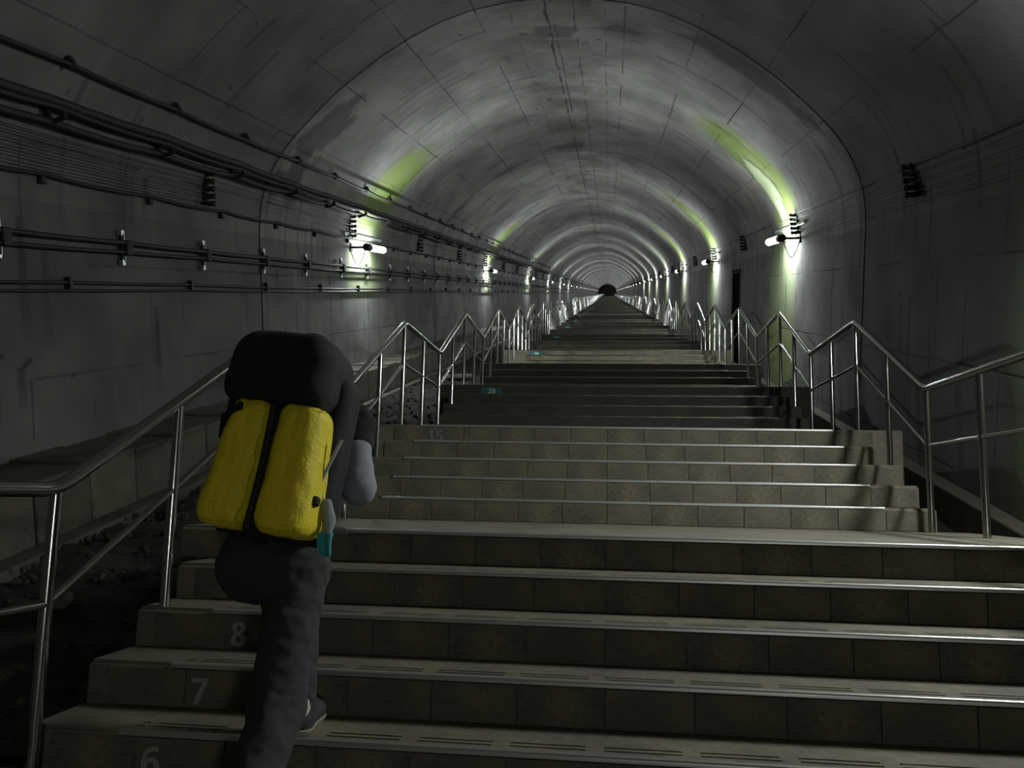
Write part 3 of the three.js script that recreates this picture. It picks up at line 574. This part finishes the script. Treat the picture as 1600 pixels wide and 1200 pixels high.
{
  const J = (x, y, Z) => [x, y, -Z];
  const pel = J(-1.01, 1.45, 2.89), hipL = J(-1.09, 1.42, 2.89), hipR = J(-0.93, 1.42, 2.88), waist = J(-0.995, 1.6, 2.92), chest = J(-0.965, 1.79, 2.99), neck = J(-0.97, 1.95, 3.04), skull = J(-1.01, 2.075, 3.13);
  const shR = J(-0.82, 1.885, 3.0), elR = J(-0.75, 1.682, 2.87), wrR = J(-0.835, 1.765, 3.065), shL = J(-1.1, 1.885, 3.02), elL = J(-1.14, 1.66, 2.95), wrL = J(-1.065, 1.765, 3.09);
  const knR = J(-0.9, 1.09, 2.69), anR = J(-0.852, 0.84, 2.385), toR = J(-0.85, 0.785, 2.53), knL = J(-1.05, 1.35, 3.23), anL = J(-0.985, 0.985, 3.105), toL = J(-0.985, 0.935, 3.25);
  const person = thing('person', 'hiker seen from behind climbing in dark trousers, black shirt and grey sleeves', 'person');
  const skin = std({ color: new THREE.Color().setRGB(0.42, 0.27, 0.2), roughness: 0.55 });
  // limbs and trunk under the clothes
  const trunk = [cap([pel[0] - 0.05, pel[1], pel[2]], [pel[0] + 0.05, pel[1], pel[2]], 0.095, 0.095), cap(pel, waist, 0.115, 0.1), cap(waist, chest, 0.1, 0.115), cap([chest[0] - 0.06, chest[1], chest[2]], [chest[0] + 0.06, chest[1], chest[2]], 0.095, 0.095), cap(shL, shR, 0.055, 0.055), cap(neck, skull, 0.05, 0.046)];
  const arm = (s, e, w) => [cap(s, e, 0.046, 0.036), cap(e, w, 0.037, 0.025)];
  const leg = (h, k, a) => [cap(h, k, 0.078, 0.052), cap(k, a, 0.05, 0.034)];
  const toe = (a, t) => [cap([a[0], a[1] - 0.045, a[2] + 0.02], t, 0.036, 0.03)];
  const body = join([...trunk, ...arm(shR, elR, wrR), ...arm(shL, elL, wrL), ...leg(hipR, knR, anR), ...leg(hipL, knL, anL), ...toe(anR, toR), ...toe(anL, toL)], 0.03);
  // head: local frame, face towards -z (up the stairs), bowed to watch the steps
  const hm = new THREE.Matrix4().makeRotationFromEuler(new THREE.Euler(-0.3, 0.05, 0)); hm.setPosition(...skull);
  const headF = join([ell([0, 0.025, 0.012], [0.076, 0.088, 0.095]), ell([0, -0.03, -0.025], [0.058, 0.075, 0.066]), cap([0, -0.075, -0.055], [0, -0.08, -0.06], 0.026, 0.024), cap([0, 0.01, -0.09], [0, -0.025, -0.105], 0.008, 0.014),
    cap([-0.035, 0.022, -0.078], [0.035, 0.022, -0.078], 0.014, 0.014), cap([-0.02, -0.055, -0.085], [0.02, -0.055, -0.085], 0.008, 0.008), cap([0, -0.03, 0.02], [0, -0.13, 0.03], 0.048, 0.05)], 0.018);
  const ears = [-1, 1].map((s) => ell([s * 0.08, -0.005, 0.01], [0.01, 0.03, 0.018]));
  const eyes = [-1, 1].map((s) => ell([s * 0.031, 0.005, -0.081], [0.014, 0.009, 0.012]));
  const headAll = (x, y, z) => Math.min(smin(headF(x, y, z), Math.min(ears[0](x, y, z), ears[1](x, y, z)), 0.008), eyes[0](x, y, z), eyes[1](x, y, z));
  const headG = nets(headAll, [-0.11, -0.16, -0.14], [0.11, 0.13, 0.13], 0.004).applyMatrix4(hm);
  // hands closed round the shoulder straps: a palm, four fingers of their own length and a thumb from the side of the palm
  const hand = (w, strap, s) => {
    const W = V(...w), d = V(...strap).sub(W).normalize(), c0 = V(s, 0, -0.35), c = c0.sub(d.clone().multiplyScalar(c0.dot(d))).normalize(), v = d.clone().cross(c).normalize();
    if (v.y < 0) v.negate();
    const at = (a, b, q) => W.clone().addScaledVector(d, a).addScaledVector(c, b).addScaledVector(v, q).toArray();
    const fs = [cap(at(0, 0, 0), at(0.03, 0, 0), 0.024, 0.02)];
    for (const q of [-0.024, -0.008, 0.008, 0.024]) fs.push(cap(at(0.025, 0, q * 0.7), at(0.072, 0, q), 0.012, 0.011));
    const palm = join(fs, 0.014), fingers = [];
    [-0.027, -0.009, 0.009, 0.027].forEach((q, i) => { const l = [0.026, 0.032, 0.034, 0.031][i]; fingers.push(join([cap(at(0.072, 0, q), at(0.074 + l * 0.55, 0.018, q), 0.0088, 0.0082), cap(at(0.074 + l * 0.55, 0.018, q), at(0.07 + l * 0.4, 0.042, q), 0.0082, 0.0078), cap(at(0.07 + l * 0.4, 0.042, q), at(0.05 + l * 0.2, 0.05, q), 0.0078, 0.007)], 0.004)); });
    const thumb = join([cap(at(0.02, 0.008, 0.024), at(0.045, 0.03, 0.04), 0.0115, 0.0095), cap(at(0.045, 0.03, 0.04), at(0.068, 0.045, 0.034), 0.0095, 0.0085)], 0.006);
    const f = (x, y, z) => Math.min(smin(palm(x, y, z), Math.min(...fingers.map((g) => g(x, y, z))), 0.004), smin(thumb(x, y, z), palm(x, y, z), 0.008));
    const m = at(0.05, 0.01, 0); return nets(f, m.map((q) => q - 0.1), m.map((q) => q + 0.1), 0.0035);
  };
  const handR = hand(wrR, J(-0.865, 1.82, 3.145), -1), handL = hand(wrL, J(-1.04, 1.82, 3.16), 1);
  mesh('body', merge([nets(body, [-1.3, 0.7, -3.4], [-0.64, 2.08, -2.25], 0.013), headG, handR, handL]), skin, person);
  const hairF = cut(ell([0, 0.032, 0.022], [0.086, 0.096, 0.1]), (x, y, z) => Math.max(-(y + 0.06), -z - 0.055 - Math.max(0, y - 0.03) * 0.5));
  mesh('hair', merge([nets(join([hairF, cap([0, 0.0, 0.115], [0, -0.09, 0.13], 0.028, 0.014)], 0.01), [-0.12, -0.13, -0.13], [0.12, 0.15, 0.17], 0.006).applyMatrix4(hm)]), std({ color: 0x0d0b0a, roughness: 0.6 }), person);
  // trousers: loose, creased behind the knees
  const fold = (x, y, z, a) => a * noise.noise(x * 14, y * 26, z * 14) + a * 0.6 * noise.noise(x * 30, y * 45, z * 30);
  const legsT = join([cap([pel[0] - 0.06, pel[1], pel[2] + 0.012], [pel[0] + 0.06, pel[1], pel[2] + 0.012], 0.11, 0.11), cap(pel, waist, 0.12, 0.112), cap(hipR, knR, 0.09, 0.075), cap(knR, [anR[0], anR[1] + 0.005, anR[2]], 0.074, 0.06), cap(hipL, knL, 0.084, 0.072), cap(knL, [anL[0], anL[1] + 0.0, anL[2]], 0.07, 0.052)], 0.035);
  const trF = (x, y, z) => Math.max(legsT(x, y, z) + fold(x, y, z, 0.007), y - 1.6, (z < -2.95 && y < 1.2) ? 0.955 - y : 0.8 - y);
  mesh('trousers', nets(trF, [-1.28, 0.76, -3.38], [-0.72, 1.64, -2.24], 0.012), std({ color: new THREE.Color().setRGB(0.03, 0.03, 0.031), roughness: 0.9 }), person);
  // short-sleeved shirt
  const shF = join([cap(pel, waist, 0.128, 0.117), cap(waist, chest, 0.117, 0.127), cap([chest[0] - 0.065, chest[1], chest[2]], [chest[0] + 0.065, chest[1], chest[2]], 0.108, 0.108), cap(shL, shR, 0.07, 0.07), cap(shR, [lerp(shR[0], elR[0], 0.28), lerp(shR[1], elR[1], 0.28), lerp(shR[2], elR[2], 0.28)], 0.068, 0.062), cap(shL, [lerp(shL[0], elL[0], 0.5), lerp(shL[1], elL[1], 0.5), lerp(shL[2], elL[2], 0.5)], 0.066, 0.06)], 0.03);
  mesh('shirt', nets((x, y, z) => Math.max(shF(x, y, z) + fold(x, y, z, 0.006), 1.47 - y, y - 1.975, 0.065 - Math.hypot(x - neck[0], (y - neck[1] - 0.05) * 1.2, z - neck[2])), [-1.28, 1.42, -3.24], [-0.66, 2.0, -2.72], 0.012), std({ color: 0x0b0b0c, roughness: 0.95 }), person);
  const sleeve = (s, e, w, t0, n) => { const a = [0, 1, 2].map((i) => lerp(s[i], e[i], t0)); const f = join([cap(a, e, 0.053, 0.05), cap(e, [0, 1, 2].map((i) => lerp(e[i], w[i], 0.95)), 0.048, 0.034)], 0.02), lo = [0, 1, 2].map((i) => Math.min(s[i], e[i], w[i]) - 0.08), hi = [0, 1, 2].map((i) => Math.max(s[i], e[i], w[i]) + 0.08); mesh('arm_sleeve', nets((x, y, z) => f(x, y, z) + fold(x, y, z, 0.003), lo, hi, 0.009), std({ color: new THREE.Color().setRGB(0.24, 0.25, 0.29), roughness: 0.9 }), person); };
  sleeve(shR, elR, wrR, 0.26); sleeve(shL, elL, wrL, 0.5);
  // walking shoes
  for (const [a, t] of [[anR, toR], [anL, toL]]) {
    const sole = a[1] - 0.088, f = join([cap([a[0], a[1] + 0.01, a[2]], [a[0], a[1] - 0.045, a[2] + 0.012], 0.043, 0.046), cap([a[0], sole + 0.045, a[2] + 0.015], [t[0], sole + 0.04, t[2]], 0.046, 0.04)], 0.03);
    const lo = [a[0] - 0.09, sole - 0.02, t[2] - 0.08], hi = [a[0] + 0.09, a[1] + 0.09, a[2] + 0.09];
    const up = mesh('shoe', nets((x, y, z) => Math.max(f(x, y, z), sole + 0.022 - y, y - a[1] - 0.035), lo, hi, 0.006), std({ color: 0x2c2c2e, roughness: 0.8 }), person);
    mesh('sole', nets((x, y, z) => Math.max(f(x, y + (y < sole + 0.03 ? -0.0 : 0), z) - 0.006, sole + 0.001 - y, y - sole - 0.026), lo, hi, 0.005), std({ color: 0x8f8a80, roughness: 0.8 }), up);
    const heel = [a[0], a[1] - 0.03, a[2] + 0.055]; mesh('heel_counter', nets((x, y, z) => Math.max(f(x, y, z) - 0.005, Math.abs(Math.hypot(x - heel[0], y - heel[1] - 0.035) - 0.038) - 0.009, a[2] + 0.018 - z, sole + 0.03 - y, y - a[1] - 0.03), lo, hi, 0.0045), std({ color: 0xb9b4aa, roughness: 0.7 }), up);
  }
  // ---- backpack
  const pk = thing('backpack', 'large yellow hiking backpack with black lid and centre strap on the climber', 'backpack');
  pk.position.set(-0.95, 1.552, -2.67); pk.rotation.set(-0.12, 0, -0.12); pk.scale.set(0.88, 1, 1); pk.updateMatrixWorld(true);
  const inv = pk.matrixWorld.clone().invert();
  const black = std({ color: 0x0a0a0b, roughness: 0.85 }), yellow = std({ name: 'yellow_nylon', color: new THREE.Color().setRGB(0.72, 0.58, 0.012), roughness: 0.62, bumpMap: stepBump, bumpScale: 0.004 }), web = std({ color: 0x0c0c0c, roughness: 0.7 });
  const lobe = (s) => {
    const f = (x, y, z) => { const t = clamp(y / 0.36, 0, 1), w = lerp(0.086, 0.072, t), c = s * (w + 0.006) + (s > 0 ? 0.004 : -0.004) * (1 - t), d = lerp(0.135, 0.105, t); const a = Math.abs(x - c) - w + 0.05, b = Math.abs(y - 0.18) - 0.185 + 0.05, q = Math.abs(z - 0.035) - d + 0.05; return Math.hypot(Math.max(a, 0), Math.max(b, 0), Math.max(q, 0)) + Math.min(Math.max(a, b, q), 0) - 0.05 + 0.004 * noise.noise(x * 22, y * 18, z * 22) + 0.003 * noise.noise(x * 40, y * 12, z * 40); };
    return nets(f, [-0.22, -0.04, -0.14], [0.22, 0.42, 0.2], 0.009);
  };
  mesh('yellow_panel', lobe(-1), yellow, pk); mesh('yellow_panel', lobe(1), yellow, pk);
  mesh('pack_frame', nets((x, y, z) => rboxF([0.012, 0.23, -0.06], [0.17, 0.25, 0.085], 0.05)(x, y, z) + 0.004 * noise.noise(x * 15, y * 15, z * 15), [-0.2, -0.06, -0.18], [0.24, 0.52, 0.08], 0.011), black, pk);
  const band = (pts, w, th) => { const g = sweep(fillet(pts, 0.02), 1, 10), p = g.attributes.position; return g; };
  mesh('centre_strap', nets((x, y, z) => rboxF([0.0 + 0.006 * Math.sin(y * 9), 0.17, 0.1], [0.014, 0.185, 0.052], 0.02)(x, y, z), [-0.05, -0.04, 0.03], [0.05, 0.38, 0.18], 0.005), web, pk);
  mesh('lid', nets((x, y, z) => { const t = clamp((y - 0.33) / 0.23, 0, 1), w = lerp(0.183, 0.168, t); return rboxF([-0.022, 0.455, 0.005], [w, 0.112, lerp(0.165, 0.14, t)], 0.075)(x, y - 0.012 * Math.cos(x * 8) + 0.012, z) + 0.006 * noise.noise(x * 11, y * 14, z * 11); }, [-0.24, 0.3, -0.2], [0.24, 0.6, 0.22], 0.011), std({ color: 0x1a1a1c, roughness: 0.9 }), pk);
  const toL3 = (p) => V(...p).applyMatrix4(inv);
  const strapGeo = (pts, w, th) => { // flat webbing: a box section swept along a smooth curve
    const cv = new THREE.CatmullRomCurve3(pts.map(toL3)), sh = new THREE.Shape(); sh.moveTo(-th, -w); sh.lineTo(th, -w); sh.lineTo(th, w); sh.lineTo(-th, w); sh.closePath();
    return uvBox(new THREE.ExtrudeGeometry(sh, { steps: 28, extrudePath: cv, bevelEnabled: false }));
  };
  mesh('shoulder_strap', sweep(new THREE.CatmullRomCurve3([J(-0.85, 1.93, 2.83), J(-0.85, 1.985, 2.96), J(-0.86, 1.95, 3.075), J(-0.868, 1.83, 3.135), J(-0.855, 1.7, 3.07), J(-0.85, 1.6, 2.95), J(-0.82, 1.58, 2.76)].map(toL3)).getPoints(30), 0.022, 10, 0.5), black, pk);
  mesh('shoulder_strap', sweep(new THREE.CatmullRomCurve3([J(-1.04, 1.93, 2.84), J(-1.045, 1.985, 2.98), J(-1.04, 1.95, 3.095), J(-1.04, 1.83, 3.14), J(-1.07, 1.7, 3.07), J(-1.1, 1.6, 2.95), J(-1.08, 1.57, 2.76)].map(toL3)).getPoints(30), 0.022, 10, 0.5), black, pk);
  mesh('hip_belt', sweep(new THREE.CatmullRomCurve3([J(-0.9, 1.56, 2.74), J(-0.83, 1.555, 2.87), J(-0.85, 1.55, 3.0), J(-1.0, 1.545, 3.07), J(-1.14, 1.55, 3.0), J(-1.16, 1.555, 2.87), J(-1.06, 1.56, 2.74)].map(toL3)).getPoints(40), 0.034, 10, 0.35), black, pk);
  for (const [a, b] of [[[-0.15, 0.33, 0.1], [-0.19, 0.2, -0.02]], [[-0.12, 0.37, 0.14], [-0.16, 0.3, 0.1]]]) mesh('side_strap', sweep([V(...a), V(lerp(a[0], b[0], 0.5) - 0.008, lerp(a[1], b[1], 0.5), lerp(a[2], b[2], 0.5)), V(...b)], 0.011, 8), web, pk);
  mesh('side_strap', sweep([V(-0.205, 0.25, 0.03), V(-0.16, 0.292, 0.12), V(-0.1, 0.325, 0.148)], 0.013, 8), web, pk);
  mesh('buckle', rbox(0.045, 0.028, 0.03, 0.008, 0.165, 0.1, 0.09), web, pk);
  tag(mesh('drawcord', sweep([toL3(J(-0.742, 1.815, 2.66)), toL3(J(-0.765, 1.755, 2.645)), toL3(J(-0.792, 1.69, 2.64)), toL3(J(-0.786, 1.63, 2.655))], 0.006, 8), std({ color: 0x9aa3a2, roughness: 0.8 }), pk), 'pale cord along the side');
  // cloth hanging from the side of the pack
  const tw = thing('hanging_cloth', 'small white and teal cloth hanging from the right side of the backpack', 'cloth');
  const tc = J(-0.772, 1.56, 2.655); tw.position.set(...tc);
  const clothF = (w, h, cy, a) => nets((x, y, z) => rboxF([0.004 * Math.sin(y * 60), cy, 0], [w + 0.004 * Math.sin(y * 40 + a), h, 0.008], 0.007)(x, y, z - 0.006 * Math.sin(x * 160 + y * 20)), [-0.04, cy - h - 0.02, -0.03], [0.04, cy + h + 0.02, 0.03], 0.0035);
  mesh('white_part', clothF(0.016, 0.05, 0.04, 0), std({ color: 0x8f9796, roughness: 0.9 }), tw);
  mesh('teal_part', clothF(0.018, 0.034, -0.033, 2), std({ color: new THREE.Color().setRGB(0.04, 0.3, 0.32), roughness: 0.9 }), tw);
}
scene.traverse((o) => { if (o.isMesh) { o.castShadow = true; o.receiveShadow = true; } });
renderer.render(scene, camera);
